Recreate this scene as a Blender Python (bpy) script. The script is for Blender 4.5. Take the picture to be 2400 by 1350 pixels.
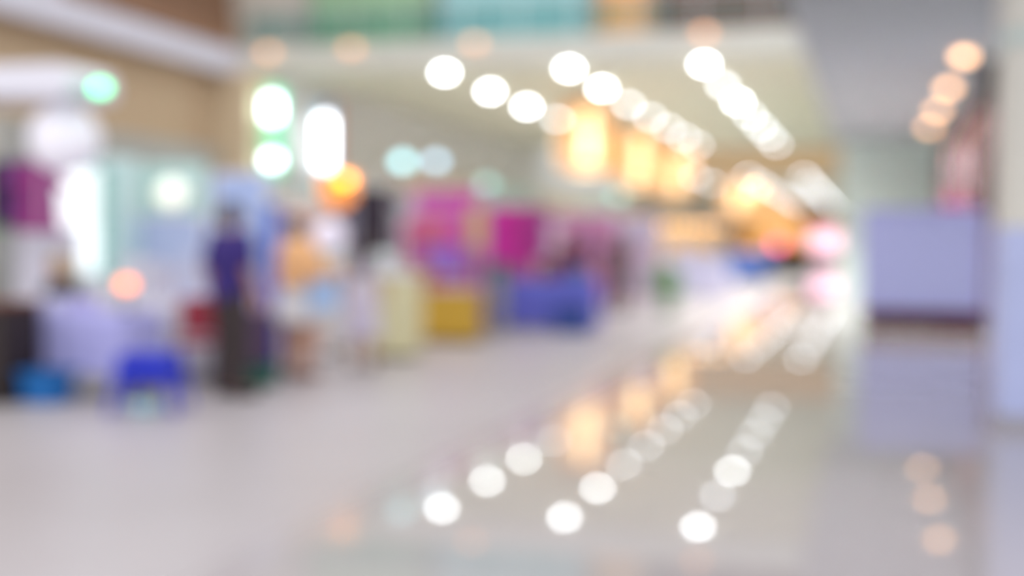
import bpy, bmesh, math, random
from mathutils import Vector, Matrix

# ------------------------------------------------------------------ scene, camera, world, exposure
scene = bpy.context.scene
COL = scene.collection
for o in list(bpy.data.objects):
    bpy.data.objects.remove(o, do_unlink=True)
random.seed(7)

CAM_F, CAM_YAW, CAM_PITCH, CAM_ROLL, CAM_H = 2898.5, 0.2815, -0.0343, 0.0086, 1.40
cam_data = bpy.data.cameras.new('camera')
cam = bpy.data.objects.new('camera', cam_data)
COL.objects.link(cam)
scene.camera = cam
cam_data.sensor_fit = 'HORIZONTAL'
cam_data.sensor_width = 36.0
cam_data.lens = CAM_F / 2400.0 * 36.0
cam_data.clip_start = 0.05
cam_data.clip_end = 600.0
_fwd = Vector((-math.sin(CAM_YAW) * math.cos(CAM_PITCH), math.cos(CAM_YAW) * math.cos(CAM_PITCH), math.sin(CAM_PITCH)))
_right = Vector((math.cos(CAM_YAW), math.sin(CAM_YAW), 0.0))
_up = _right.cross(_fwd)
_r = _right * math.cos(CAM_ROLL) + _up * math.sin(CAM_ROLL)
_u = -_right * math.sin(CAM_ROLL) + _up * math.cos(CAM_ROLL)
_m = Matrix((_r, _u, -_fwd)).transposed().to_4x4()
_m.translation = (0.0, 0.0, CAM_H)
cam.matrix_world = _m
# a fast lens focused close by: everything in the hall is far out of focus
cam_data.dof.use_dof = True
cam_data.dof.focus_distance = 1.5
cam_data.dof.aperture_fstop = 1.07
cam_data.dof.aperture_blades = 0
cam_data.dof.aperture_ratio = 0.86

world = bpy.data.worlds.new('daylight')
scene.world = world
world.use_nodes = True
_bg = world.node_tree.nodes['Background']
_bg.inputs['Color'].default_value = (0.97, 0.955, 0.975, 1.0)
_bg.inputs['Strength'].default_value = 1.0

scene.view_settings.view_transform = 'Standard'
scene.view_settings.look = 'None'
scene.view_settings.gamma = 1.0
scene.view_settings.use_curve_mapping = False
scene.view_settings.exposure = 0.65
scene.cycles.use_light_tree = False
scene.cycles.max_bounces = 5
scene.cycles.diffuse_bounces = 3
scene.cycles.glossy_bounces = 3
scene.cycles.adaptive_threshold = 0.02
scene.cycles.transparent_max_bounces = 12

# ------------------------------------------------------------------ materials
def lin(c):
    out = []
    for v in c:
        v = v / 255.0
        out.append(v / 12.92 if v <= 0.04045 else ((v + 0.055) / 1.055) ** 2.4)
    return out

MATS = {}
def mat(name, col, rough=0.6, var=0.06, scale=6.0, metallic=0.0, emit=0.0, ecol=None, spec=0.5, bump=0.0, col2=None):
    """procedural principled material: a base colour broken up by soft noise"""
    if name in MATS:
        return MATS[name]
    m = bpy.data.materials.new(name)
    m.use_nodes = True
    nt = m.node_tree
    b = nt.nodes['Principled BSDF']
    tc = nt.nodes.new('ShaderNodeTexCoord')
    nz = nt.nodes.new('ShaderNodeTexNoise')
    nz.inputs['Scale'].default_value = scale
    nz.inputs['Detail'].default_value = 3.0
    nt.links.new(tc.outputs['Object'], nz.inputs['Vector'])
    rp = nt.nodes.new('ShaderNodeValToRGB')
    L = lin(col)
    if col2 is None:
        a = [max(0.0, v * (1 - var)) for v in L]
        c = [min(1.0, v * (1 + var)) for v in L]
    else:
        a, c = L, lin(col2)
    rp.color_ramp.elements[0].position = 0.3
    rp.color_ramp.elements[1].position = 0.7
    rp.color_ramp.elements[0].color = (*a, 1)
    rp.color_ramp.elements[1].color = (*c, 1)
    nt.links.new(nz.outputs['Fac'], rp.inputs['Fac'])
    nt.links.new(rp.outputs['Color'], b.inputs['Base Color'])
    b.inputs['Roughness'].default_value = rough
    b.inputs['Metallic'].default_value = metallic
    b.inputs['Specular IOR Level'].default_value = spec
    if bump:
        bp = nt.nodes.new('ShaderNodeBump')
        bp.inputs['Strength'].default_value = bump
        bp.inputs['Distance'].default_value = 0.01
        nt.links.new(nz.outputs['Fac'], bp.inputs['Height'])
        nt.links.new(bp.outputs['Normal'], b.inputs['Normal'])
    if emit > 0:
        b.inputs['Emission Color'].default_value = (*lin(ecol or col), 1)
        b.inputs['Emission Strength'].default_value = emit
        m.cycles.emission_sampling = 'NONE'      # found by the paths themselves; the lamps' beams do the lighting
    MATS[name] = m
    return m

def glass(name, col, alpha=0.35):
    if name in MATS:
        return MATS[name]
    m = bpy.data.materials.new(name)
    m.use_nodes = True
    nt = m.node_tree
    nt.nodes.clear()
    out = nt.nodes.new('ShaderNodeOutputMaterial')
    mix = nt.nodes.new('ShaderNodeMixShader')
    tr = nt.nodes.new('ShaderNodeBsdfTransparent')
    pr = nt.nodes.new('ShaderNodeBsdfPrincipled')
    nz = nt.nodes.new('ShaderNodeTexNoise')
    nz.inputs['Scale'].default_value = 1.2
    mp = nt.nodes.new('ShaderNodeMapRange')
    mp.inputs['To Min'].default_value = alpha * 0.9
    mp.inputs['To Max'].default_value = alpha * 1.1
    nt.links.new(nz.outputs['Fac'], mp.inputs['Value'])
    nt.links.new(mp.outputs['Result'], mix.inputs['Fac'])
    L = lin(col)
    tr.inputs['Color'].default_value = (*[0.5 + 0.5 * v for v in L], 1)
    pr.inputs['Base Color'].default_value = (*L, 1)
    pr.inputs['Roughness'].default_value = 0.05
    nt.links.new(tr.outputs[0], mix.inputs[1])
    nt.links.new(pr.outputs[0], mix.inputs[2])
    nt.links.new(mix.outputs[0], out.inputs['Surface'])
    MATS[name] = m
    return m

# ------------------------------------------------------------------ mesh helpers
class MB:
    def __init__(self):
        self.v, self.f = [], []
    def add(self, vs, fs):
        n = len(self.v)
        self.v += [tuple(p) for p in vs]
        self.f += [tuple(i + n for i in q) for q in fs]
        return self
    def box(self, x0, x1, y0, y1, z0, z1, b=0.0):
        """box with its twelve edges chamfered by b"""
        bm = bmesh.new()
        bmesh.ops.create_cube(bm, size=1.0)
        for q in bm.verts:
            q.co = Vector(((x0 + x1) / 2 + q.co.x * (x1 - x0), (y0 + y1) / 2 + q.co.y * (y1 - y0), (z0 + z1) / 2 + q.co.z * (z1 - z0)))
        if b > 0:
            bmesh.ops.bevel(bm, geom=bm.edges[:], offset=min(b, (x1 - x0) * .45, (y1 - y0) * .45, (z1 - z0) * .45), segments=2, affect='EDGES', profile=0.5)
        return self.bm(bm)
    def bm(self, bm):
        bm.verts.index_update()
        self.add([q.co[:] for q in bm.verts], [[q.index for q in f.verts] for f in bm.faces])
        bm.free()
        return self
    def lathe(self, prof, cx=0, cy=0, n=20, axis='z', wob=None):
        """prof: (radius, height) pairs from bottom to top, closed by caps"""
        vs, fs = [], []
        for i, (r, h) in enumerate(prof):
            for k in range(n):
                a = 2 * math.pi * k / n
                rr = r * (1 + (wob(a, i) if wob else 0))
                p = (rr * math.cos(a), rr * math.sin(a), h)
                if axis == 'y':
                    p = (p[0], p[2], p[1])
                elif axis == 'x':
                    p = (p[2], p[0], p[1])
                vs.append((p[0] + cx, p[1] + cy, p[2]) if axis == 'z' else p)
        m = len(prof)
        for i in range(m - 1):
            for k in range(n):
                k2 = (k + 1) % n
                fs.append((i * n + k, i * n + k2, (i + 1) * n + k2, (i + 1) * n + k))
        fs.append(tuple(range(n - 1, -1, -1)))
        fs.append(tuple((m - 1) * n + k for k in range(n)))
        return self.add(vs, fs)
    def tube(self, pts, r, n=8, r1=None):
        """round bar along a list of points, radius r (to r1 at the end)"""
        pts = [Vector(p) for p in pts]
        vs, fs = [], []
        m = len(pts)
        for i, p in enumerate(pts):
            d = (pts[min(i + 1, m - 1)] - pts[max(i - 1, 0)]).normalized()
            a = Vector((0, 0, 1)) if abs(d.z) < 0.9 else Vector((1, 0, 0))
            e1 = d.cross(a).normalized()
            e2 = d.cross(e1)
            rr = r if r1 is None else r + (r1 - r) * i / max(1, m - 1)
            for k in range(n):
                t = 2 * math.pi * k / n
                vs.append(p + e1 * rr * math.cos(t) + e2 * rr * math.sin(t))
        for i in range(m - 1):
            for k in range(n):
                k2 = (k + 1) % n
                fs.append((i * n + k, i * n + k2, (i + 1) * n + k2, (i + 1) * n + k))
        fs.append(tuple(range(n - 1, -1, -1)))
        fs.append(tuple((m - 1) * n + k for k in range(n)))
        return self.add(vs, fs)
    def ball(self, c, r, n=14, sc=(1, 1, 1)):
        m = max(6, n // 2 + 2)
        vs, fs = [], []
        vs.append((c[0], c[1], c[2] - r * sc[2]))
        for i in range(1, m):
            ph = -math.pi / 2 + math.pi * i / m
            for k in range(n):
                a = 2 * math.pi * k / n
                vs.append((c[0] + r * sc[0] * math.cos(ph) * math.cos(a), c[1] + r * sc[1] * math.cos(ph) * math.sin(a), c[2] + r * sc[2] * math.sin(ph)))
        vs.append((c[0], c[1], c[2] + r * sc[2]))
        for k in range(n):
            k2 = (k + 1) % n
            fs.append((0, 1 + k2, 1 + k))
            for i in range(m - 2):
                fs.append((1 + i * n + k, 1 + i * n + k2, 1 + (i + 1) * n + k2, 1 + (i + 1) * n + k))
            fs.append((1 + (m - 2) * n + k, 1 + (m - 2) * n + k2, len(vs) - 1))
        return self.add(vs, fs)
    def prism(self, outline, t0, t1, plane='xz'):
        """closed outline extruded from t0 to t1 along the axis left out of plane"""
        n = len(outline)
        def pt(p, t):
            return {'xz': (p[0], t, p[1]), 'yz': (t, p[0], p[1]), 'xy': (p[0], p[1], t)}[plane]
        vs = [pt(p, t0) for p in outline] + [pt(p, t1) for p in outline]
        fs = [tuple(range(n - 1, -1, -1)), tuple(range(n, 2 * n))]
        fs += [(i, (i + 1) % n, n + (i + 1) % n, n + i) for i in range(n)]
        return self.add(vs, fs)
    def capsule(self, p0, p1, r0, r1, n=12):
        """closed tapered limb with round ends"""
        p0, p1 = Vector(p0), Vector(p1)
        d = (p1 - p0)
        L = d.length
        d = d / L if L > 1e-6 else Vector((0, 0, 1))
        a = Vector((0, 0, 1)) if abs(d.z) < 0.9 else Vector((1, 0, 0))
        e1 = d.cross(a).normalized()
        e2 = d.cross(e1)
        rings = []
        for k in range(1, 4):
            t = math.pi / 2 * (1 - k / 3)
            rings.append((p0 - d * r0 * math.sin(t), r0 * math.cos(t)))
        for k in range(0, 3):
            t = math.pi / 2 * k / 3
            rings.append((p1 + d * r1 * math.sin(t), r1 * math.cos(t)))
        vs = [p0 - d * r0]
        for c, r in rings:
            for k in range(n):
                t = 2 * math.pi * k / n
                vs.append(c + e1 * r * math.cos(t) + e2 * r * math.sin(t))
        vs.append(p1 + d * r1)
        fs = []
        m = len(rings)
        for k in range(n):
            k2 = (k + 1) % n
            fs.append((0, 1 + k, 1 + k2))
            for i in range(m - 1):
                fs.append((1 + i * n + k, 1 + (i + 1) * n + k, 1 + (i + 1) * n + k2, 1 + i * n + k2))
            fs.append((len(vs) - 1, 1 + (m - 1) * n + k2, 1 + (m - 1) * n + k))
        return self.add(vs, fs)
    def mesh(self, name, smooth=False):
        me = bpy.data.meshes.new(name)
        me.from_pydata(self.v, [], self.f)
        bm = bmesh.new()
        bm.from_mesh(me)
        bmesh.ops.recalc_face_normals(bm, faces=bm.faces[:])
        bm.to_mesh(me)
        bm.free()
        if smooth:
            for p in me.polygons:
                p.use_smooth = True
        me.update()
        return me
    def build(self, name, m, parent=None, smooth=False, label=None):
        me = self.mesh(name, smooth)
        me.materials.append(m)
        return link(name, me, parent, label)

def link(name, me, parent=None, label=None):
    o = bpy.data.objects.new(name, me)
    COL.objects.link(o)
    if parent is not None:
        o.parent = parent
    if label:
        o['label'] = label
    return o

def tag(o, label, cat, group=None, kind=None):
    o['label'] = label
    o['category'] = cat
    if group:
        o['group'] = group
    if kind:
        o['kind'] = kind
    return o

def thing(name, label, cat, loc=(0, 0, 0), rz=0.0, group=None):
    o = bpy.data.objects.new(name, None)
    COL.objects.link(o)
    o.location = loc
    o.rotation_euler = (0, 0, rz)
    o.empty_display_size = 0.1
    return tag(o, label, cat, group)

def copy_tree(o, parent=None):
    c = o.copy()
    COL.objects.link(c)
    c.parent = parent
    for ch in list(o.children):
        copy_tree(ch, c)
    return c

def struct(name, mb, m, label, cat):
    o = mb.build(name, m)
    o['kind'] = 'structure'
    o['label'] = label
    o['category'] = cat
    return o

# ------------------------------------------------------------------ the hall
def floor_material():
    m = mat('floor_stone', (174, 168, 168), rough=0.012, scale=0.25, col2=(189, 183, 185), spec=0.6)
    nt = m.node_tree                       # polished walkway on the right, honed and worn among the stalls
    xyz = nt.nodes.new('ShaderNodeSeparateXYZ')
    mr = nt.nodes.new('ShaderNodeMapRange')
    mr.interpolation_type = 'SMOOTHSTEP'
    mr.inputs['From Min'].default_value = -3.1
    mr.inputs['From Max'].default_value = -2.08
    mr.inputs['To Min'].default_value = 0.38
    mr.inputs['To Max'].default_value = 0.012
    nt.links.new(nt.nodes['Texture Coordinate'].outputs['Object'], xyz.inputs[0])
    nt.links.new(xyz.outputs['X'], mr.inputs['Value'])
    nt.links.new(mr.outputs['Result'], nt.nodes['Principled BSDF'].inputs['Roughness'])
    return m
CEIL_Z = 6.62
cream = mat('plaster_cream', (208, 210, 200), 0.8, 0.03)
white = mat('plaster_white', (198, 198, 208), 0.8, 0.03)
tan = mat('plaster_tan_warmlit', (186, 164, 134), 0.8, 0.05)  # tan carries the soffit's warm light in its colour
olive = mat('ceiling_olive_cream', (216, 217, 194), 0.85, 0.05)
grey = mat('soffit_grey', (168, 176, 180), 0.8, 0.03)
pale_green = mat('wall_pale_green', (224, 242, 234), 0.7, 0.04)
umber = mat('panel_umber', (126, 92, 68), 0.6, 0.12)
umber_dark = mat('panel_dark_umber', (74, 52, 48), 0.7, 0.15, spec=0.1)

struct('floor', MB().box(-40, 14, -14, 175, -0.2, 0.0), floor_material(), 'pale grey stone floor, polished along the walkway under the lamps', 'floor')
struct('ceiling', MB().box(-18.2, -1.2, 34.0, 66.5, CEIL_Z, 7.2), olive, 'cream ceiling with three rows of white lamps', 'ceiling')
struct('ceiling.001', MB().box(-18.2, -1.2, 88.2, 168, CEIL_Z, 8.6), olive, 'far cream ceiling beyond the open well', 'ceiling')
struct('trim_1', MB().box(-18.2, -1.2, 33.75, 34.0, 6.55, 7.28, 0.03), cream, 'cream slab edge crossing the hall above the lamps', 'fascia')
struct('trim_2', MB().box(-18.45, -18.2, 4, 33.75, 6.4, 7.15, 0.03), white, 'white slab edge of the upper floor running along the left', 'fascia')
struct('trim_3', MB().box(-18.2, -1.2, 88.0, 88.2, 6.5, 9.4, 0.03), mat('fascia_ochre', (190, 160, 120), 0.8), 'ochre slab edge beyond the open well', 'fascia')
struct('ceiling.002', MB().box(-26, -18.45, 4, 34.0, 6.5, 7.1), tan, 'soffit under the upper floor on the left, warm light put into its tan colour', 'ceiling')
struct('wall_left', MB().box(-19.3, -19.0, 4, 33.2, 4.25, 6.5), tan, 'tan wall band high above the shops on the left', 'wall')
struct('wall_left.001', MB().box(-19.3, -18.9, 4, 33.2, 0, 4.25), mat('wall_grey', (168, 168, 164), 0.7, 0.05), 'grey shop wall behind the stalls on the left', 'wall')
struct('wall_left.002', MB().box(-19.3, -17.6, 33.2, 34.4, 0, 6.5), mat('pier_cream', (214, 196, 164), 0.7, 0.05), 'cream pier where the left wall steps forward', 'wall')
struct('wall_left.003', MB().box(-18.2, -17.5, 34.4, 168, 0, CEIL_Z), mat('wall_mist', (206, 208, 204), 0.7, 0.04), 'pale grey wall beside the lamp rows', 'wall')
struct('ceiling.003', MB().box(-1.2, 8, 6, 42, 4.9, 6.4), grey, 'grey soffit with warm lamps on the right', 'ceiling')
struct('wall_right', MB().box(-1.0, 8, 42, 168, 0, 9.4), pale_green, 'pale green wall behind the lavender booth', 'wall')
struct('wall_right.001', MB().box(2.25, 2.6, 24.8, 42, 0, 4.9), umber_dark, 'dark brown shop wall behind the column', 'wall')
struct('wall_back', MB().box(-18.2, -1.0, 168, 168.4, 0, CEIL_Z), mat('wall_far', (220, 190, 160), 0.7), 'far end wall of the hall', 'wall')
struct('wall_upper', MB().box(-21, -1.2, 38.0, 38.3, 7.2, 13), mat('upper_wall', (200, 196, 186), 0.7, 0.05), 'upper floor wall above the cream slab edge', 'wall')
struct('wall_upper.001', MB().box(-21.2, -20.9, 4, 38.0, 7.0, 13), umber, 'brown upper floor wall on the left', 'wall')
struct('floor_upper', MB().box(-18.2, -1.2, 34.0, 38.0, 7.2, 7.24), mat('upper_floor', (190, 180, 165), 0.3), 'upper floor walkway behind the glass railing', 'floor')

# upper storey shop bays behind the railing
def upper_bay(x0, x1, m, label):
    t = thing('shop_bay', label, 'shopfront', (x0, 37.7, 7.24))
    w = x1 - x0
    MB().box(0.06, w - 0.06, 0.1, 0.28, 0.0, 3.2, 0.02).build('panel', m, t)
    f = MB().box(0, 0.08, 0, 0.3, 0, 3.3).box(w - 0.08, w, 0, 0.3, 0, 3.3).box(0, w, 0, 0.3, 3.2, 3.35)
    f.build('frame', mat('bay_frame', (150, 146, 140), 0.5), t)
upper_bay(-18.0, -13.6, mat('bay_green', (150, 190, 150), 0.6, 0.3, 1.5), 'green upper floor shop bay left of the teal one')
upper_bay(-13.5, -8.4, mat('bay_teal', (160, 214, 218), 0.4, 0.12, 1.5), 'teal upper floor shop bay at the top middle')
upper_bay(-8.3, -6.5, mat('bay_orange', (236, 164, 96), 0.6, 0.1, emit=0.25), 'orange upper floor shop bay at the top')
upper_bay(-6.4, -1.4, mat('bay_brown', (134, 78, 58), 0.6, 0.12), 'reddish brown upper floor shop bay at the top right')

# glass railing across, timber balustrade along the left
rail = thing('glass_railing', 'teal glass railing along the cream slab edge', 'railing', (-18.2, 33.88, 7.28))
_pane = MB().box(0.05, 1.62, -0.012, 0.012, 0.08, 1.0, 0.004).mesh('pane')
_pane.materials.append(glass('railing_glass', (170, 206, 206), 0.1))
for k in range(10):
    p = link('pane', _pane, rail)
    p.location.x = k * 1.7
_post = MB().box(-0.025, 0.025, -0.03, 0.03, 0, 1.08, 0.005).mesh('post')
_post.materials.append(mat('steel', (190, 192, 196), 0.3, metallic=0.9))
for k in range(11):
    p = link('post', _post, rail)
    p.location.x = min(16.95, k * 1.7 + 0.02)
MB().tube([(0, 0, 1.1), (17.0, 0, 1.1)], 0.035).build('handrail', MATS['steel'], rail)
bal = thing('timber_balustrade', 'brown timber balustrade on the white slab edge at the top left', 'balustrade', (-18.32, 5, 7.15))
_bp = MB().box(-0.03, 0.03, 0.03, 2.0, 0.05, 0.98, 0.01).mesh('panel')
_bp.materials.append(umber)
for k in range(14):
    p = link('panel', _bp, bal)
    p.location.y = k * 2.03
MB().box(-0.06, 0.06, 0, 28.6, 1.0, 1.07, 0.01).build('handrail', umber_dark, bal)
pst = thing('hanging_poster', 'lavender poster hung on the brown balustrade', 'poster', (-18.24, 24.1, 6.95))
MB().box(0.0, 0.02, -0.9, 0.9, 0.0, 1.35, 0.004).build('sheet', mat('poster_lilac', (206, 192, 208), 0.5, 0.1), pst)
MB().tube([(0.01, -0.95, 1.37), (0.01, 0.95, 1.37)], 0.02).build('hanging_rod', MATS['steel'], pst)

# shopfronts along the left, below the wall bands
def shopfront(x, y0, y1, zt, sign, window, label, lit=0.0):
    t = thing('shopfront', label, 'shopfront', (x, y0, 0))
    L = y1 - y0
    MB().box(0, 0.22, 0.1, L - 0.1, zt - 0.9, zt, 0.03).build('sign_band', sign, t)
    n = max(2, round(L / 2.4))
    w = (L - 0.2) / n
    for k in range(n):
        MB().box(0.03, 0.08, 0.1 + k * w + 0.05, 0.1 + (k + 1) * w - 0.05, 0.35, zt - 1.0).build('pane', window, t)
    f = MB().box(0, 0.14, 0.05, L - 0.05, 0, 0.33, 0.02)
    for k in range(n + 1):
        f.box(0, 0.14, 0.06 + k * w, 0.14 + k * w, 0.3, zt - 0.92, 0.01)
    f.build('frame', mat('shop_frame', (150, 150, 152), 0.5), t)
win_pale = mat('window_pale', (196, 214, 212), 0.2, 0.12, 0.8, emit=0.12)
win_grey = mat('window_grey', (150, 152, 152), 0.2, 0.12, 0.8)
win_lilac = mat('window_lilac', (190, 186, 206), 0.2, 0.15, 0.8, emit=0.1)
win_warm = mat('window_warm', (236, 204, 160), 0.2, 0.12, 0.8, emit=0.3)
shopfront(-18.9, 6, 15, 4.15, mat('sign_grey', (160, 164, 162), 0.5), win_grey, 'grey shopfront at the far left behind the white canopy')
shopfront(-18.9, 15.2, 24, 4.15, mat('sign_stone', (172, 172, 166), 0.5), win_grey, 'stone grey shopfront above the glowing display case')
shopfront(-18.9, 24.2, 33, 4.15, mat('sign_ash', (164, 166, 160), 0.5), win_grey, 'ash grey shopfront beside the cream pier')
_sf = [(35, 44, 'sign_mist', (206, 208, 204), win_pale, 'misty white shopfront just past the cream pier'),
       (44.2, 54, 'sign_peach', (220, 204, 184), win_lilac, 'peach signed shopfront with lilac windows'),
       (54.2, 64, 'sign_aqua', (180, 210, 204), win_pale, 'aqua signed shopfront with pale windows'),
       (64.2, 76, 'sign_sand', (204, 190, 160), win_lilac, 'sand signed shopfront under the open well'),
       (76.2, 88, 'sign_mint', (176, 196, 170), win_pale, 'mint signed shopfront at the end of the open well'),
       (88.2, 106, 'sign_amber', (226, 186, 130), win_warm, 'amber shopfront with warm windows far down the hall'),
       (106.2, 126, 'sign_gold', (232, 200, 150), win_warm, 'golden shopfront near the far end of the hall'),
       (126.2, 150, 'sign_rose', (220, 170, 150), win_warm, 'rose signed shopfront at the far end of the hall')]
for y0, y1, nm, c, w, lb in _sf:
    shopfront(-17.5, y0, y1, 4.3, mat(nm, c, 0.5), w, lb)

# dark shop display on the right, behind the lavender booth
rs = thing('dark_shopfront', 'dark brown shopfront with dusky pink panes right of the booth', 'shopfront', (2.25, 24.9, 0))
for k in range(5):
    y = 0.2 + k * 3.35
    MB().box(-0.1, -0.04, y + 0.15, y + 3.0, 0.5 if k else 0.9, 3.9).build('pane', mat('pane_dusk_%d' % (k % 2), ((128, 112, 116), (96, 78, 84))[k % 2], 0.7, 0.2, 1.0, spec=0.1), rs)
fr = MB().box(-0.14, 0, 0, 17.0, 4.0, 4.5, 0.02).box(-0.14, 0, 0, 17.0, 0, 0.4, 0.02)
for k in range(6):
    fr.box(-0.16, 0, k * 3.35, k * 3.35 + 0.25, 0, 4.5, 0.02)
fr.build('frame', umber_dark, rs)
MB().box(-0.32, 0.3, -0.7, 0.0, 0, 4.9, 0.03).build('pier', mat('pier_dark', (34, 22, 22), 0.7, 0.1, spec=0.1), rs)
MB().box(-0.2, -0.1, 7.0, 11.5, 2.2, 2.9, 0.02).build('sign', mat('sign_maroon', (120, 44, 66), 0.5), rs)
MB().box(-0.32, -0.16, 0.3, 0.9, 3.2, 4.0, 0.02).build('loudspeaker_box', mat('box_plum', (58, 40, 54), 0.5), rs)

# column at the right edge
colm = thing('column', 'white square column with a lavender blue lower part at the right edge', 'column', (1.0, 10.4, 0))
MB().box(0, 0.9, 0, 0.9, 0, 4.9, 0.02).build('shaft', mat('column_paint', (222, 220, 210), 0.5, 0.03), colm)
MB().box(-0.015, 0.915, -0.015, 0.915, 0.1, 1.58, 0.02).build('lower_part', mat('lower_lavender', (186, 196, 238), 0.35, 0.05), colm)  # lower part of the shaft in lavender blue
MB().box(-0.03, 0.93, -0.03, 0.93, 0, 0.1, 0.01).build('skirting', mat('skirting_grey', (170, 168, 180), 0.4), colm)
MB().box(-0.03, 0.93, -0.03, 0.93, 3.0, 3.12, 0.01).build('collar', mat('collar_aqua', (196, 212, 208), 0.4), colm)

# ------------------------------------------------------------------ lamps of the hall
lamp_white = mat('lamp_white', (250, 252, 255), 0.4, 0.01, emit=22.0, ecol=(248, 251, 255))
lamp_soft = mat('lamp_white_soft', (246, 250, 255), 0.4, 0.01, emit=8.5, ecol=(240, 246, 255))
lamp_body = mat('lamp_body', (225, 225, 228), 0.4)
def beam(name, loc, watts, col, parent, angle=130):
    """the downward light of a lamp"""
    d = bpy.data.lights.new(name, 'SPOT')
    d.energy, d.color, d.spot_size, d.spot_blend, d.shadow_soft_size = watts, col, math.radians(angle), 0.5, 0.08
    o = bpy.data.objects.new(name, d)
    COL.objects.link(o)
    o.parent = parent
    o.location = loc
    return o
def drum_lamp():
    t = thing('ceiling_lamp', '', 'lamp')
    MB().lathe([(0.13, -0.05), (0.13, 0.0)], n=12).build('housing', lamp_body, t)
    MB().lathe([(0.1, -0.19), (0.1, -0.05)], n=10).build('diffuser', lamp_white, t, smooth=False)
    beam('beam', (0, 0, -0.215), 420.0, (1.0, 0.98, 0.96), t)
    return t
def soften(o):
    """an aged lamp: its diffuser gives less light"""
    for ch in o.children:
        if ch.name.startswith('diffuser'):
            ch.data = soft_mesh
_ord = ['nearest', 'second', 'third', 'fourth', 'fifth', 'sixth', 'seventh', 'eighth', 'ninth', 'tenth', 'eleventh', 'twelfth']
_dl = drum_lamp()
soft_mesh = [c for c in _dl.children if c.name.startswith('diffuser')][0].data.copy()
soft_mesh.materials[0] = lamp_soft
_first = True
for rn, x in (('left', -12.21), ('middle', -8.42), ('right', -4.54)):
    for k in list(range(7)) + list(range(12, 28, 2)):
        o = _dl if _first else copy_tree(_dl)
        _first = False
        o.location = (x, 34.85 + 4.566 * k, CEIL_Z)
        if k < 7:
            o['label'] = 'white drum ceiling lamp, %s of the near %s row' % (_ord[k], rn)
            o['group'] = 'ceiling lamps of the near rows'
            if (rn, k) not in (('left', 0), ('left', 1), ('left', 2), ('middle', 0), ('middle', 1), ('right', 0), ('right', 2)):
                soften(o)
        else:
            o['label'] = 'large white drum ceiling lamp, %s of the far %s row beyond the open well' % (_ord[(k - 12) // 2], rn)
            o['group'] = 'ceiling lamps of the far rows'
            o.scale = (1.35, 1.35, 1.35)
            soften(o)

amber_lamp = mat('lamp_amber', (255, 206, 160), 0.4, 0.01, emit=4.2, ecol=(255, 196, 140))
def soffit_lamp(k):
    t = thing('soffit_lamp', 'warm amber lamp under the grey soffit, %s of four' % _ord[k], 'lamp', (1.53, 23.3 + 4.45 * k, 4.9), group='amber soffit lamps')
    MB().lathe([(0.14, -0.04), (0.14, 0.0)], n=16).build('housing', lamp_body, t)
    MB().lathe([(0.08, -0.18), (0.11, -0.15), (0.11, -0.04)], n=10).build('diffuser', amber_lamp, t)
    beam('beam', (0, 0, -0.2), 1900.0, (1.0, 0.97, 0.94), t)
for k in range(4):
    soffit_lamp(k)
peach_lamp = mat('lamp_peach', (255, 200, 160), 0.4, 0.01, emit=1.5, ecol=(255, 176, 120))
for x, z, lb in ((-17.35, 7.1, 'leftmost'), (-14.67, 7.12, 'second from the left'), (-10.88, 7.14, 'third from the left'), (-4.39, 7.16, 'rightmost')):
    t = thing('fascia_lamp', 'small peach lamp on the cream slab edge, %s' % lb, 'lamp', (x, 33.75, z), group='peach lamps on the slab edge')
    MB().box(-0.1, 0.1, -0.06, 0.0, -0.1, 0.1, 0.01).build('bracket', lamp_body, t)
    MB().ball((0, -0.16, 0), 0.13, 14).build('globe', peach_lamp, t, True)

# hanging warm lanterns along the hall
lantern_glow = mat('lantern_shade', (220, 164, 104), 0.6, 0.1, 1.2, emit=0.4, ecol=(255, 186, 112))
lantern_core = mat('lantern_core', (255, 236, 200), 0.6, 0.05, emit=1.6, ecol=(255, 222, 170))
lantern_frame = mat('lantern_frame', (170, 130, 80), 0.5)
def lantern():
    t = thing('hanging_lantern', '', 'lantern')
    sh = MB()
    n = 24
    sh.lathe([(0.72, -2.62), (0.84, -2.5), (0.92, -1.6), (0.84, -0.5), (0.66, -0.32)], n=n, wob=lambda a, i: 0.02 * math.cos(12 * a))
    sh.build('shade', lantern_glow, t, True)
    MB().lathe([(0.3, -2.7), (0.4, -2.66), (0.4, -2.6)], n=16).build('bulb', lantern_core, t)
    for k in range(3):
        a = k * 2 * math.pi / 3 - math.pi / 2 + 0.28
        MB().tube([(0.82 * math.cos(a), 0.82 * math.sin(a), -2.4), (0.93 * math.cos(a), 0.93 * math.sin(a), -1.6), (0.86 * math.cos(a), 0.86 * math.sin(a), -0.6)], 0.17, 10).build('light_tube', lantern_core, t)
    for k in range(6):
        a = k * math.pi / 3
        c, s = math.cos(a), math.sin(a)
        MB().tube([(0.74 * c, 0.74 * s, -2.64), (0.87 * c, 0.87 * s, -2.5), (0.95 * c, 0.95 * s, -1.6), (0.87 * c, 0.87 * s, -0.5), (0.68 * c, 0.68 * s, -0.3)], 0.02, 6).build('rib', lantern_frame, t)
    MB().lathe([(0.7, -0.34), (0.6, -0.26), (0.12, -0.16)], n=20).build('cap', lantern_frame, t)
    MB().tube([(0, 0, -0.2), (0, 0, 0)], 0.03).build('cord', lantern_frame, t)
    return t
_ln = lantern()
for k, y in enumerate((42, 52, 62, 92, 99, 106, 113, 121, 130, 140, 150, 160)):
    o = _ln if k == 0 else copy_tree(_ln)
    o.location = (-9.5, y, CEIL_Z)
    o['label'] = 'glowing warm hanging lantern, %s of the receding row' % _ord[k]
    o['group'] = 'warm hanging lanterns'

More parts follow.
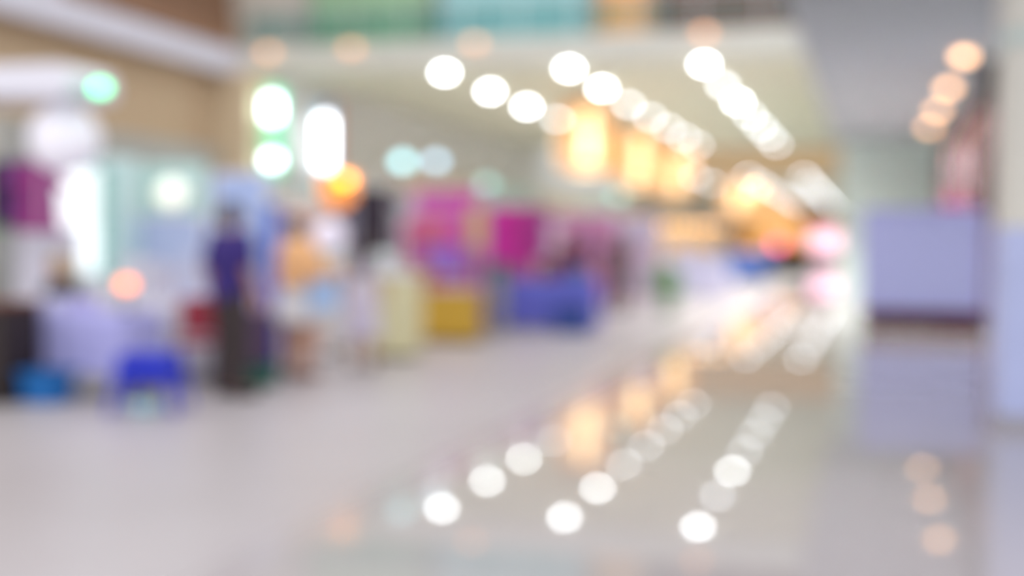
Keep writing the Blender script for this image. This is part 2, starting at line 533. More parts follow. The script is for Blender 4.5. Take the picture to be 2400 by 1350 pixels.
# ------------------------------------------------------------------ stalls: reusable builders
steel = MATS['steel']
black = mat('black_plastic', (34, 32, 34), 0.4, 0.1)
white_paint = mat('white_paint', (236, 236, 240), 0.4, 0.02)

def table(label, x, y, w, d, h, rz=0.0, group=None):
    t = thing('folding_table', label, 'table', (x, y, 0), rz, group)
    MB().box(-w / 2, w / 2, -d / 2, d / 2, h - 0.04, h, 0.01).build('tabletop', mat('table_board', (200, 196, 188), 0.5), t)
    for sx in (-1, 1):
        for sy in (-1, 1):
            MB().tube([(sx * (w / 2 - 0.08), sy * (d / 2 - 0.07), 0), (sx * (w / 2 - 0.08), sy * (d / 2 - 0.07), h - 0.04)], 0.018).build('leg', steel, t)
        MB().tube([(sx * (w / 2 - 0.08), -d / 2 + 0.07, 0.2), (sx * (w / 2 - 0.08), d / 2 - 0.07, 0.2)], 0.012).build('crossbar', steel, t)
    return t

def tablecloth(label, x, y, w, d, h, drop, m, rz=0.0):
    """cloth lying on a table of height h, its skirt hanging in folds down to h - drop"""
    n = 144
    per = []
    for k in range(n):
        s = 4 * k / n
        q, f = int(s), s - int(s)
        cx = [(-1 + 2 * f, -1), (1, -1 + 2 * f), (1 - 2 * f, 1), (-1, 1 - 2 * f)][q]
        nx = [(0, -1), (1, 0), (0, 1), (-1, 0)][q]
        per.append((cx[0] * (w / 2 + 0.01), cx[1] * (d / 2 + 0.01), nx))
    vs, fs = [(0, 0, h + 0.008)], []
    rows = 7
    for i in range(rows):
        f = i / (rows - 1)
        for k, (px, py, nx) in enumerate(per):
            fold = 0.022 * f * (1 + math.sin(k * 0.87 + 0.6 * math.sin(k * 0.21)))
            out = 0.012 * min(1, f * 6) + fold
            zz = h + 0.008 - drop * f
            cr = 0.5 * out if abs(abs(px) - w / 2) < 0.03 and abs(abs(py) - d / 2) < 0.03 else 0
            vs.append((px + nx[0] * out + cr * (1 if px > 0 else -1), py + nx[1] * out + cr * (1 if py > 0 else -1), zz))
    for k in range(n):
        k2 = (k + 1) % n
        fs.append((0, 1 + k, 1 + k2))
        for i in range(rows - 1):
            fs.append((1 + i * n + k, 1 + (i + 1) * n + k, 1 + (i + 1) * n + k2, 1 + i * n + k2))
    o = MB().add(vs, fs).build('tablecloth', m, smooth=True)
    o.location = (x, y, 0)
    o.rotation_euler.z = rz
    return tag(o, label, 'tablecloth')

def carton(name, label, cat, x, y, z, w, d, h, m, lid=None, rz=0.0, group=None):
    t = thing(name, label, cat, (x, y, z), rz, group)
    MB().box(-w / 2, w / 2, -d / 2, d / 2, 0, h * 0.82, 0.012).build('body', m, t)
    MB().box(-w / 2 - 0.008, w / 2 + 0.008, -d / 2 - 0.008, d / 2 + 0.008, h * 0.8, h, 0.012).build('lid', lid or m, t)
    return t

def crate(label, x, y, w, d, h, m, rz=0.0):
    t = thing('plastic_crate', label, 'crate', (x, y, 0), rz)
    k = 0.03
    b = MB().box(-w / 2 + k, w / 2 - k, -d / 2 + k, d / 2 - k, 0, 0.02)
    for sx in (-1, 1):
        b.prism([(sx * (w / 2 - k), 0), (sx * w / 2, h), (sx * (w / 2 - 0.015), h), (sx * (w / 2 - k - 0.015), 0)], -d / 2 + k / 2, d / 2 - k / 2, 'xz')
    for sy in (-1, 1):
        b.prism([(sy * (d / 2 - k), 0), (sy * d / 2, h), (sy * (d / 2 - 0.015), h), (sy * (d / 2 - k - 0.015), 0)], -w / 2 + k / 2, w / 2 - k / 2, 'yz')
    b.build('body', m, t)
    r = MB()
    for sx in (-1, 1):
        r.box(min(sx * (w / 2 - 0.02), sx * (w / 2 + 0.02)), max(sx * (w / 2 - 0.02), sx * (w / 2 + 0.02)), -d / 2 - 0.02, d / 2 + 0.02, h - 0.03, h, 0.006)
        r.box(-w / 2, w / 2, min(sx * (d / 2 - 0.02), sx * (d / 2 + 0.02)), max(sx * (d / 2 - 0.02), sx * (d / 2 + 0.02)), h - 0.03, h, 0.006)
    r.build('rim', m, t)
    for sx in (-1, 1):
        MB().tube([(sx * (w / 2 + 0.02), -0.07, h * 0.7), (sx * (w / 2 + 0.05), -0.05, h * 0.72), (sx * (w / 2 + 0.05), 0.05, h * 0.72), (sx * (w / 2 + 0.02), 0.07, h * 0.7)], 0.012).build('handle', m, t)
    return t

def stool(label, x, y, m, h=0.47, s=0.17, rz=0.3):
    t = thing('plastic_stool', label, 'stool', (x, y, 0), rz)
    MB().box(-s, s, -s, s, h - 0.04, h, 0.02).build('seat', m, t, True)
    MB().box(-s + 0.01, s - 0.01, -s + 0.01, s - 0.01, h - 0.19, h - 0.04, 0.01).build('apron', m, t)
    for sx in (-1, 1):
        for sy in (-1, 1):
            MB().tube([(sx * (s - 0.02), sy * (s - 0.02), h - 0.04), (sx * (s + 0.05), sy * (s + 0.05), 0)], 0.032, 8, 0.024).build('leg', m, t)
    for sx in (-1, 1):
        MB().box(min(sx * (s - 0.03), sx * (s + 0.03)), max(sx * (s - 0.03), sx * (s + 0.03)), -s, s, 0.2, 0.24, 0.006).build('rung', m, t)
        MB().box(-s, s, min(sx * (s - 0.03), sx * (s + 0.03)), max(sx * (s - 0.03), sx * (s + 0.03)), 0.26, 0.30, 0.006).build('rung', m, t)
    return t

def chair(label, x, y, m, rz=0.0):
    t = thing('plastic_chair', label, 'chair', (x, y, 0), rz)
    MB().box(-0.21, 0.21, -0.2, 0.2, 0.42, 0.46, 0.02).build('seat', m, t, True)
    MB().prism([(-0.2, 0.5), (0.2, 0.5), (0.21, 0.8), (0.16, 0.86), (-0.16, 0.86), (-0.21, 0.8)], 0.19, 0.22, 'xz').build('backrest', m, t)
    for sx in (-1, 1):
        MB().tube([(sx * 0.19, 0.2, 0.84), (sx * 0.19, 0.19, 0.44), (sx * 0.22, 0.24, 0)], 0.016).build('leg', steel, t)
        MB().tube([(sx * 0.18, -0.17, 0.44), (sx * 0.21, -0.21, 0)], 0.016).build('leg', steel, t)
    return t

def board(label, x, y, w, h, m, fm=None, rz=0.0, z0=0.0, cat='partition', name='partition_board', base=True):
    t = thing(name, label, cat, (x, y, 0), rz)
    MB().box(-w / 2 + 0.03, w / 2 - 0.03, -0.015, 0.015, z0 + 0.08, h - 0.03, 0.004).build('panel', m, t)
    f = MB().box(-w / 2, -w / 2 + 0.035, -0.025, 0.025, 0, h, 0.006).box(w / 2 - 0.035, w / 2, -0.025, 0.025, 0, h, 0.006)
    f.box(-w / 2, w / 2, -0.025, 0.025, h - 0.035, h, 0.006).box(-w / 2, w / 2, -0.025, 0.025, z0 + 0.05, z0 + 0.085, 0.006)
    f.build('frame', fm or white_paint, t)
    if base:
        for sx in (-1, 1):
            MB().box(min(sx * (w / 2 - 0.05), sx * w / 2), max(sx * (w / 2 - 0.05), sx * w / 2), -0.2, 0.2, 0, 0.025, 0.006).build('foot', fm or white_paint, t)
    return t

def lamp_stand(name, label, x, y, z, glow, r=0.1, arm=0.0, shade=None):
    """tall stand with a lamp head at height z"""
    t = thing(name, label, 'lamp', (x, y, 0))
    MB().lathe([(0.17, 0), (0.17, 0.02), (0.03, 0.05)], n=18).build('base', black, t)
    MB().tube([(0, 0, 0.04), (0, 0, z - r * 0.8), (arm * 0.5, -0.01, z + r * 1.3), (arm, -0.02, z + r * 1.1)] if arm else [(0, 0, 0.04), (0, 0, z - r * 0.9)], 0.014).build('pole', steel, t)
    hd = MB().ball((arm, -0.02 if arm else 0, z), r, 14).build('globe', glow, t, True)
    MB().lathe([(r * 0.5, z - r * 1.05), (r * 0.35, z - r * 0.8)], n=12).build('socket', shade or black, hd) if not arm else None
    return t

def blade_sign(label, x, y, z0, z1, w, m, lamps, glow, side):
    """lit sign box standing out from the wall on two brackets"""
    t = thing('lit_blade_sign', label, 'sign', (x, y, 0))
    for z in (z0 + 0.3, z1 - 0.3):
        MB().box(-w / 2 - 0.35, -w / 2 + 0.02, -0.04, 0.04, z - 0.04, z + 0.04, 0.008).build('bracket', steel, t)
    MB().box(-w / 2, w / 2, -0.12, 0.12, z0, z1, 0.03).build('sign_box', m, t)
    if side:
        MB().box(w / 2, w / 2 + 0.1, -0.13, 0.13, z0, z1, 0.01).build('side_trim', side, t)
    for za, zb, r in lamps:
        MB().capsule((0, -0.18, za), (0, -0.18, zb), r, r, 12).build('tube_lamp', glow, t, True)
    return t

def garment(label, x, y, ztop, m, length=0.62, w=0.46, rz=0.0, group=None, rail_z=None):
    t = thing('hanging_garment', label, 'garment', (x, y, ztop), rz, group)
    n = 9
    pts_r, pts_l = [], []
    out = [(0.06, 0.0), (0.12, -0.02), (w / 2, -0.08), (w / 2 + 0.10, -0.26), (w / 2 + 0.02, -0.29), (w / 2 - 0.04, -0.16)]
    for k in range(n):
        f = k / (n - 1)
        out.append((w / 2 - 0.03 + 0.05 * f + 0.012 * math.sin(k * 2.1), -0.2 - (length - 0.2) * f))
    full = out + [(-a, b) for a, b in reversed(out)]
    b = MB().prism(full, -0.035, 0.035, 'xz')
    b.build('cloth', m, t)
    hz = MB().tube([(-w / 2 + 0.04, 0, -0.06), (0, 0, 0.02), (w / 2 - 0.04, 0, -0.06)], 0.008, 6)
    hz.tube([(0, 0, 0.02), (0, 0, 0.06), (0.02, 0, 0.09), (0, 0, 0.11), (-0.015, 0, 0.1)], 0.004, 6)
    hz.build('hanger', steel, t)
    return t

def rack(label, x, y, w, h, rz=0.0):
    t = thing('clothes_rack', label, 'rack', (x, y, 0), rz)
    MB().tube([(-w / 2, 0, h), (w / 2, 0, h)], 0.014).build('rail', steel, t)
    for sx in (-1, 1):
        MB().tube([(sx * w / 2, 0, 0.03), (sx * w / 2, 0, h + 0.01)], 0.016).build('upright', steel, t)
        MB().tube([(sx * w / 2, -0.24, 0.03), (sx * w / 2, 0.24, 0.03)], 0.016).build('foot', steel, t)
    return t

def bag(label, x, y, z, w, d, h, m, strap=0.3, rz=0.0, name='tote_bag'):
    t = thing(name, label, 'bag', (x, y, z), rz)
    MB().prism([(-w / 2 * 0.9, 0), (w / 2 * 0.9, 0), (w / 2, h * 0.3), (w / 2 * 0.92, h), (-w / 2 * 0.92, h), (-w / 2, h * 0.3)], -d / 2, d / 2, 'xz').build('body', m, t)
    for sy in (-1, 1):
        MB().tube([(-w * 0.3, sy * d * 0.4, h * 0.9)] + [(-w * 0.3 * math.cos(a * math.pi / 6), sy * d * 0.4, h + strap * math.sin(a * math.pi / 6)) for a in range(1, 6)] + [(w * 0.3, sy * d * 0.4, h * 0.9)], 0.01, 6).build('strap', m, t)
    return t

# ------------------------------------------------------------------ people
def remesh(mb, voxel, smooth=True):
    """fuse overlapping closed pieces into one continuous surface"""
    me = mb.mesh('raw')
    o = bpy.data.objects.new('raw', me)
    COL.objects.link(o)
    md = o.modifiers.new('fuse', 'REMESH')
    md.mode = 'VOXEL'
    md.voxel_size = voxel
    sm = o.modifiers.new('relax', 'SMOOTH')
    sm.factor, sm.iterations = 0.5, 3
    dg = bpy.context.evaluated_depsgraph_get()
    out = bpy.data.meshes.new_from_object(o.evaluated_get(dg))
    bpy.data.objects.remove(o, do_unlink=True)
    for p in out.polygons:
        p.use_smooth = True
    return out

def cut(me, z_lo=None, z_hi=None):
    """trim a garment cleanly at its hems"""
    bm = bmesh.new()
    bm.from_mesh(me)
    for z, s in ((z_lo, -1), (z_hi, 1)):
        if z is not None:
            g = bm.verts[:] + bm.edges[:] + bm.faces[:]
            bmesh.ops.bisect_plane(bm, geom=g, plane_co=(0, 0, z), plane_no=(0, 0, s), clear_outer=True)
    bm.to_mesh(me)
    bm.free()
    return me

SKINS = {'light': (214, 164, 134), 'mid': (190, 136, 104), 'tan': (168, 118, 90)}
def person(label, x, y, height, rz, top, bottom, hair, skin='mid', sleeves='short', legs='trousers', hair_len='short', shoes=None,
           pose=None, voxel=0.012, hem=0.92, leg_hem=0.1, wide=1.0, loose=0.0):
    """figure facing -Y in its own frame; pose overrides joint positions (unit: metres for a 1.72 m figure)"""
    J = dict(pelvis=(0, 0, .95), waist=(0, 0, 1.08), chest=(0, 0, 1.28), neck=(0, .0, 1.46), head=(0, -.015, 1.605),
             hip_l=(-.09, 0, .92), hip_r=(.09, 0, .92), knee_l=(-.105, -.02, .5), knee_r=(.105, -.02, .5),
             ank_l=(-.11, .02, .09), ank_r=(.11, .02, .09), toe_l=(-.13, -.14, .035), toe_r=(.13, -.14, .035),
             sh_l=(-.18, 0, 1.40), sh_r=(.18, 0, 1.40), el_l=(-.25, .03, 1.13), el_r=(.25, .03, 1.13),
             wr_l=(-.26, -.05, .89), wr_r=(.26, -.05, .89))
    J.update(pose or {})
    J = {k: Vector((v[0] * (1 if k in ('head', 'neck') else wide), v[1], v[2])) for k, v in J.items()}
    g = 0.4 + 0.6 * wide                     # build of the trunk and limbs; head and hands keep their size
    s = height / 1.72
    t = thing('person', label, 'person', (x, y, 0), rz)
    def limbs(b, parts):
        for a, c, r0, r1 in parts:
            b.capsule(J[a], J[c], r0 * g, r1 * g)
    b = MB()
    limbs(b, [('hip_l', 'knee_l', .082, .054), ('hip_r', 'knee_r', .082, .054), ('knee_l', 'ank_l', .054, .036), ('knee_r', 'ank_r', .054, .036),
                 ('sh_l', 'el_l', .05, .038), ('sh_r', 'el_r', .05, .038), ('el_l', 'wr_l', .038, .026), ('el_r', 'wr_r', .038, .026),
                 ('ank_l', 'toe_l', .036, .028), ('ank_r', 'toe_r', .036, .028)])
    for c, sx, sy, sz, r in ((J['pelvis'], 1.25, .9, .85, .125), (J['waist'], 1.1, .82, .9, .122), (J['chest'], 1.22, .84, 1.15, .13)):
        b.ball(c, r * g, 16, (sx, sy, sz / g))
    b.capsule(J['sh_l'] + Vector((.03, 0, .0)), J['sh_r'] - Vector((.03, 0, .0)), .062, .062)
    b.capsule(J['pelvis'], J['chest'], .12 * g, .12 * g)
    b.capsule(J['chest'] + Vector((0, 0, .1)), J['head'] - Vector((0, 0, .06)), .058, .052)
    h = J['head']
    b.ball(h + Vector((0, .005, .02)), .092, 18, (.86, 1.04, 1.12))            # skull
    b.ball(h + Vector((0, -.03, -.05)), .066, 14, (.9, .95, 1.0))               # jaw
    b.capsule(h + Vector((0, -.095, .025)), h + Vector((0, -.112, -.018)), .010, .016)   # nose
    b.ball(h + Vector((0, -.083, -.062)), .020, 10, (1.4, .7, .6))              # lips
    for sx in (-1, 1):
        b.ball(h + Vector((sx * .083, .012, 0)), .026, 10, (.45, .8, 1.2))       # ears
        b.ball(h + Vector((sx * .034, -.084, .036)), .018, 8, (1.3, .6, .5))     # brow
    for sd in (-1, 1):
        w = J['wr_l' if sd < 0 else 'wr_r']
        e = J['el_l' if sd < 0 else 'el_r']
        d = (w - e).normalized()
        f = Vector((0, -1, 0)) if abs(d.y) < .8 else Vector((0, 0, -1))
        f = (f - d * f.dot(d)).normalized()                                     # across the palm
        pn = d.cross(f).normalized()
        if pn.dot(Vector((-sd, 0, 0))) < 0:
            pn = -pn
        b.capsule(w, w + d * .05, .026, .03)
        for k, ln in enumerate((.066, .078, .072, .056)):
            off = f * (.033 - .022 * k)
            p0 = w + d * .06 + off
            p1 = p0 + d * ln * .55 + pn * .006
            p2 = p1 + d * ln * .4 + pn * .022
            b.capsule(w + d * .03 + off * .8, p0, .016, .0105, 8)
            b.capsule(p0, p1, .0105, .0095, 8)
            b.capsule(p1, p2, .0095, .0085, 8)
        q0 = w + d * .02 + f * .02
        q1 = q0 + d * .035 + f * .032
        b.capsule(q0, q1, .014, .0115, 8)
        b.capsule(q1, q1 + d * .032 + f * .006, .0115, .0095, 8)
    me = remesh(b, voxel)
    me.materials.append(mat('skin_' + skin, SKINS[skin], 0.55, 0.06, 14))
    body = link('body', me, t)
    eye_m = mat('eye_dark', (40, 28, 24), 0.2)
    for sx in (-1, 1):
        MB().ball(h + Vector((sx * .033, -.09, .018)), .0105, 10).build('eye', eye_m, body, True)
    MB().capsule(h + Vector((-.022, -.099, -.064)), h + Vector((.022, -.099, -.064)), .004, .004, 8).build('mouth', mat('lip', (150, 84, 78), 0.5), body, True)
    # top
    c = MB()
    for cc, sx, sy, sz, r in ((J['pelvis'], 1.28, .98, .9, .132), (J['waist'], 1.2, .95, .95, .134), (J['chest'], 1.25, .92, 1.15, .14)):
        c.ball(cc, (r + loose) * g, 16, (sx, sy, sz / g))
    c.capsule(J['pelvis'], J['chest'], (.137 + loose) * g, (.135 + loose * .6) * g)
    c.capsule(J['sh_l'] + Vector((.02, 0, 0)), J['sh_r'] - Vector((.02, 0, 0)), .075, .075)
    c.capsule(J['chest'], J['neck'] - Vector((0, 0, .05)), .1, .07)
    for q in ('l', 'r'):
        a, e = J['sh_' + q], J['el_' + q]
        c.capsule(a, e if sleeves == 'long' else a.lerp(e, .72), .066 * g + loose * .4, .056 * g + loose * .6)
        if sleeves == 'long':
            c.capsule(e, J['wr_' + q], .054 + loose * .6, .042 + loose * .5)
    cm = remesh(c, voxel * 1.1)
    arms_low = min(J['wr_l'].z, J['wr_r'].z)
    if sleeves != 'long' or arms_low > hem:
        cut(cm, hem, None)
    cm.materials.append(top)
    link('top', cm, t)
    # bottom
    if legs == 'trousers':
        c = MB()
        limbs(c, [('hip_l', 'knee_l', .102, .078), ('hip_r', 'knee_r', .102, .078), ('knee_l', 'ank_l', .078, .07), ('knee_r', 'ank_r', .078, .07)])
        c.ball(J['pelvis'], .14 * g, 16, (1.2, .92, .95))
        cm = remesh(c, voxel * 1.1)
        cut(cm, leg_hem, None)
        cm.materials.append(bottom)
        link('trousers', cm, t)
    elif legs == 'skirt':
        zt = J['waist'].z
        prof = [(.235 * g, leg_hem), (.225 * g, leg_hem + .08), (.2 * g, .75), (.175 * g, .95), (.15 * g, zt)]
        MB().lathe(prof, n=36, wob=lambda a, i: .05 * (1 - i / 5) * math.sin(9 * a)).build('skirt', bottom, t, True)
    # hair
    c = MB()
    c.ball(h + Vector((0, .016, .034)), .1, 18, (.92, 1.05, 1.1))
    c.ball(h + Vector((0, .06, -.01)), .075, 14, (1.0, .75, 1.1))
    if hair_len == 'long':
        c.capsule(h + Vector((0, .07, 0)), h + Vector((0, .11, -.34)), .09, .105)
        for sx in (-1, 1):
            c.capsule(h + Vector((sx * .07, .03, 0)), h + Vector((sx * .1, .06, -.27)), .04, .04)
    elif hair_len == 'bun':
        c.ball(h + Vector((0, .1, .09)), .05, 12)
    hm = remesh(c, voxel)
    bm = bmesh.new()
    bm.from_mesh(hm)
    g = bm.verts[:] + bm.edges[:] + bm.faces[:]
    bmesh.ops.bisect_plane(bm, geom=g, plane_co=h + Vector((0, -.066, .05)), plane_no=Vector((0, -1, -.55)), clear_outer=True)
    bm.to_mesh(hm)
    bm.free()
    hm.materials.append(hair)
    link('hair', hm, t)
    # shoes
    for q in ('l', 'r'):
        a, e = J['ank_' + q], J['toe_' + q]
        c = MB().capsule(Vector((a.x, a.y + .02, .048)), Vector((e.x, e.y, .042)), .047, .04)
        sm = c.mesh('shoe', True)
        cut(sm, 0.004, None)
        sm.materials.append(shoes or black)
        link('shoe', sm, t)
    t.scale = (s, s, s)
    return t

# ------------------------------------------------------------------ front left stall
canopy_m = mat('canopy_white', (226, 226, 236), 0.4, 0.02)
t = thing('canopy_sign', 'white canopy with a rounded end on a cream pole at the left edge', 'canopy', (-7.95, 10.0, 0))
arc = [(1.0 - 0.16 + 0.16 * math.cos(a * math.pi / 12), 2.86 + 0.16 * math.sin(a * math.pi / 12)) for a in range(0, 7)]
MB().prism([(-1.9, 2.8), (0.96, 2.72), (1.0, 2.8)] + arc + [(-1.9, 3.02)], -0.35, 0.35, 'xz').build('canopy', canopy_m, t)
MB().tube([(0.0, -0.3, 0.02), (0.0, -0.3, 2.82)], 0.045, 12).build('pole', mat('pole_cream', (222, 216, 186), 0.4), t)
MB().tube([(-1.8, -0.3, 0.02), (-1.8, -0.3, 2.82)], 0.045, 12).build('pole', MATS['pole_cream'], t)
MB().lathe([(0.2, 0), (0.2, 0.03), (0.06, 0.06)], n=18, cy=-0.3).build('base', black, t)

globe_m = mat('globe_white', (240, 238, 246), 0.5, 0.02, emit=0.12, ecol=(240, 240, 255))
t = thing('globe_pendant', 'large white globe pendant under the white canopy', 'lamp', (-7.38, 10.15, 2.8))
MB().ball((0, 0, -0.42), 0.33, 24).build('globe', globe_m, t, True)
MB().tube([(0, 0, -0.1), (0, 0, 0.02)], 0.012).build('cord', white_paint, t)
MB().lathe([(0.08, -0.12), (0.05, -0.07)], n=14).build('cap', white_paint, t)

green_glow = mat('lamp_green', (90, 230, 170), 0.4, 0.02, emit=5.0, ecol=(90, 226, 165))
t = thing('signal_lamp', 'small emerald green lamp at the rounded end of the canopy', 'lamp', (-7.1, 10.0, 2.84))
MB().tube([(0.12, -0.2, 0.0), (0.25, -0.2, -0.02), (0.3, -0.2, -0.02)], 0.012).build('arm', black, t)
MB().ball((0.36, -0.2, -0.04), 0.055, 14).build('bulb', green_glow, t, True)

rack('steel clothes rack with magenta garments under the canopy', -8.87, 11.0, 1.2, 2.35)
_gc = [((206, 206, 230), 'pale lilac'), ((128, 60, 70), 'maroon'), ((120, 170, 110), 'leaf green'), ((78, 40, 72), 'dark plum'), ((110, 74, 140), 'violet'), ((164, 62, 138), 'magenta')]
for k, (c, nm) in enumerate(_gc):
    garment('%s garment on the rack under the canopy' % nm, -9.3 + 0.2 * k, 11.0, 2.24, mat('cloth_' + nm.replace(' ', '_'), c, 0.85, 0.15, 20), 0.62 + 0.06 * (k % 3), 0.42, math.radians(62), 'garments on the canopy rack')

# glowing display case and boards behind the tables
case_glow = mat('case_glow', (250, 255, 255), 0.4, 0.01, emit=0.62, ecol=(246, 254, 255))
teal_frame = mat('case_teal', (210, 238, 236), 0.4, 0.03)
t = thing('display_case', 'glowing white display case with a pale teal surround', 'display case', (-8.4, 12.1, 0))
MB().box(-0.42, 0.42, -0.2, 0.25, 0, 1.0, 0.015).build('cabinet', white_paint, t)
MB().box(-0.34, 0.16, -0.16, -0.12, 1.05, 2.2, 0.01).build('light_panel', case_glow, t)
MB().box(-0.42, -0.34, -0.2, 0.25, 1.0, 2.28, 0.01).box(0.34, 0.42, -0.2, 0.25, 1.0, 2.34, 0.01).box(-0.34, 0.34, -0.2, 0.25, 2.22, 2.34, 0.01).box(-0.34, 0.34, 0.2, 0.25, 1.0, 2.25, 0.0).build('surround', teal_frame, t)
for z in (1.35, 1.7):
    MB().box(0.13, 0.34, -0.18, 0.2, z, z + 0.02, 0.004).build('shelf', teal_frame, t)
MB().box(0.14, 0.33, -0.17, -0.15, 1.02, 2.2).build('pane', glass('case_glass', (170, 224, 214), 0.5), t)

board('mint green sign board with a round lamp, right of the display case', -7.62, 12.5, 0.82, 2.3, mat('board_mint', (196, 230, 222), 0.5, 0.05), teal_frame, 0.0, 1.5, 'sign', 'sign_board')
t = thing('round_wall_lamp', 'round warm white lamp on the mint sign board', 'lamp', (-7.62, 12.47, 1.95))
MB().lathe([(0.17, -0.05), (0.19, -0.02), (0.19, 0.0)], n=20, axis='y').build('housing', white_paint, t)
MB().ball((0, -0.06, 0), 0.17, 16, (1, 0.5, 1)).build('diffuser', mat('lamp_cream', (255, 255, 240), 0.4, 0.01, emit=0.45, ecol=(255, 255, 236)), t, True)
board('lavender blue partition board behind the white goods table', -7.63, 12.36, 0.98, 1.72, mat('board_lavender', (184, 198, 232), 0.6, 0.05))
board('tall pale blue partition board behind the man in purple', -6.78, 12.5, 0.72, 2.2, mat('board_sky', (176, 196, 238), 0.6, 0.08))
board('narrow royal blue banner beside the pale blue board', -6.36, 12.45, 0.24, 1.85, mat('banner_royal', (40, 90, 210), 0.5, 0.08), steel, 0, 0, 'banner', 'banner_stand')

board('white partition board at the left edge behind the clothes rack', -8.75, 11.75, 0.8, 1.55, mat('board_white', (226, 224, 240), 0.6, 0.03))

# tables, stools and bits in front
lav = mat('cloth_lavender', (172, 172, 226), 0.85, 0.06, 10)
table('folding table hidden under the lavender cloth', -6.85, 9.85, 1.0, 0.6, 0.76)
tablecloth('lavender cloth draped over the front left table', -6.85, 9.85, 1.0, 0.6, 0.76, 0.55, lav)
whitecloth = mat('cloth_white', (222, 220, 232), 0.85, 0.04, 10)
table('folding table under the white cloth, behind the lavender one', -7.0, 11.5, 1.2, 0.6, 0.8)
tablecloth('white cloth draped over the back table at the left', -7.0, 11.5, 1.2, 0.6, 0.8, 0.7, whitecloth)
_cx = [(-7.42, 0.30, 0.42, (226, 226, 236), 'tall white carton at the left end of the white table'), (-7.08, 0.26, 0.34, (214, 212, 228), 'pale lilac carton in the middle of the white table'),
       (-6.74, 0.30, 0.48, (206, 212, 236), 'pale blue carton at the right end of the white table')]
for k, (x, w, h, c, lb) in enumerate(_cx):
    carton('carton', lb, 'carton', x, 11.5, 0.81, w, 0.3, h, mat('carton_%d' % k, c, 0.6), rz=0.1 * k, group='cartons on the white table')
for k, (x, c, lb) in enumerate(((-7.3, (214, 214, 238), 'small white gift box on the lavender cloth'), (-6.98, (190, 186, 232), 'small lilac gift box on the lavender cloth'))):
    carton('gift_box', lb, 'box', x, 9.9, 0.771, 0.2, 0.16, 0.12, mat('gift_%d' % k, c, 0.5), rz=0.2 - 0.3 * k)

orange_glow = mat('lamp_orange', (255, 150, 70), 0.4, 0.02, emit=2.6, ecol=(255, 130, 60))
t = thing('table_lamp', 'small orange globe lamp at the right end of the lavender table', 'lamp', (-6.42, 9.72, 0.771))
MB().lathe([(0.07, 0), (0.06, 0.02), (0.015, 0.04), (0.015, 0.2)], n=16).build('base', black, t)
MB().ball((0, 0, 0.25), 0.06, 14).build('globe', orange_glow, t, True)

stool('cobalt blue plastic stool in front of the lavender table', -5.72, 9.0, mat('plastic_cobalt', (8, 38, 190), 0.35, 0.05), 0.5, 0.21)
chair('red plastic chair between the lavender table and the man', -6.28, 10.72, mat('plastic_red', (150, 30, 56), 0.4, 0.08), 0.5)
bag('black bag standing beside the red chair', -6.75, 10.6, 0.0, 0.3, 0.16, 0.62, mat('bag_black', (44, 36, 44), 0.6), 0.12, 0.3, 'shoulder_bag')
crate('sea blue plastic crate on the floor at the left', -6.88, 9.22, 0.36, 0.34, 0.28, mat('plastic_sea_blue', (0, 104, 178), 0.4, 0.06), 0.15)
t = thing('cabinet', 'dark brown wooden cabinet at the bottom left edge', 'cabinet', (-7.42, 9.15, 0))
MB().box(-0.35, 0.35, -0.25, 0.25, 0.06, 0.84, 0.012).build('body', mat('wood_dark', (36, 22, 18), 0.5, 0.25, 8), t)
MB().box(-0.37, 0.37, -0.27, 0.27, 0.84, 0.88, 0.01).build('top', mat('wood_rust', (110, 56, 32), 0.5, 0.2, 8), t)
MB().box(-0.33, 0.33, -0.22, 0.22, 0, 0.06).build('plinth', black, t)
for sx in (-1, 1):
    d_ = MB().box(min(0.01 * sx, 0.33 * sx), max(0.01 * sx, 0.33 * sx), -0.27, -0.25, 0.1, 0.8, 0.006).build('door', MATS['wood_dark'], t)
    MB().ball((0.05 * sx, -0.285, 0.5), 0.016, 10).build('knob', steel, d_, True)
carton('storage_box', 'tall charcoal storage box left of the lavender table', 'box', -7.58, 9.66, 0.0, 0.26, 0.24, 0.8, mat('box_charcoal', (54, 48, 56), 0.6), mat('box_lid_khaki', (120, 112, 92), 0.6))
t = thing('bowl', 'added pale aqua bowl standing in for a floor reflection under the blue stool', 'bowl', (-5.68, 8.86, 0))  # added bowl, its aqua stands in for a light reflection on the floor
MB().lathe([(0.07, 0), (0.1, 0.03), (0.14, 0.11), (0.13, 0.11), (0.09, 0.035)], n=20).build('shell', mat('reflection_aqua', (176, 214, 226), 0.35), t, True)
MB().lathe([(0.075, 0), (0.075, 0.012)], n=20).build('foot_ring', mat('reflection_foot', (150, 190, 206), 0.4), t)
t = thing('basin', 'dark green plastic basin on the floor by the man', 'basin', (-5.72, 10.95, 0))
MB().lathe([(0.13, 0), (0.15, 0.02), (0.19, 0.2), (0.17, 0.2), (0.13, 0.03)], n=22).build('bowl', mat('plastic_green', (20, 92, 78), 0.4), t, True)
MB().lathe([(0.19, 0.19), (0.21, 0.2), (0.21, 0.212), (0.18, 0.212)], n=22).build('rim', MATS['plastic_green'], t)
carton('trunk', 'dark purple trunk between the man and the woman in peach', 'trunk', -5.98, 11.15, 0.0, 0.42, 0.36, 0.72, mat('trunk_purple', (78, 50, 92), 0.5))

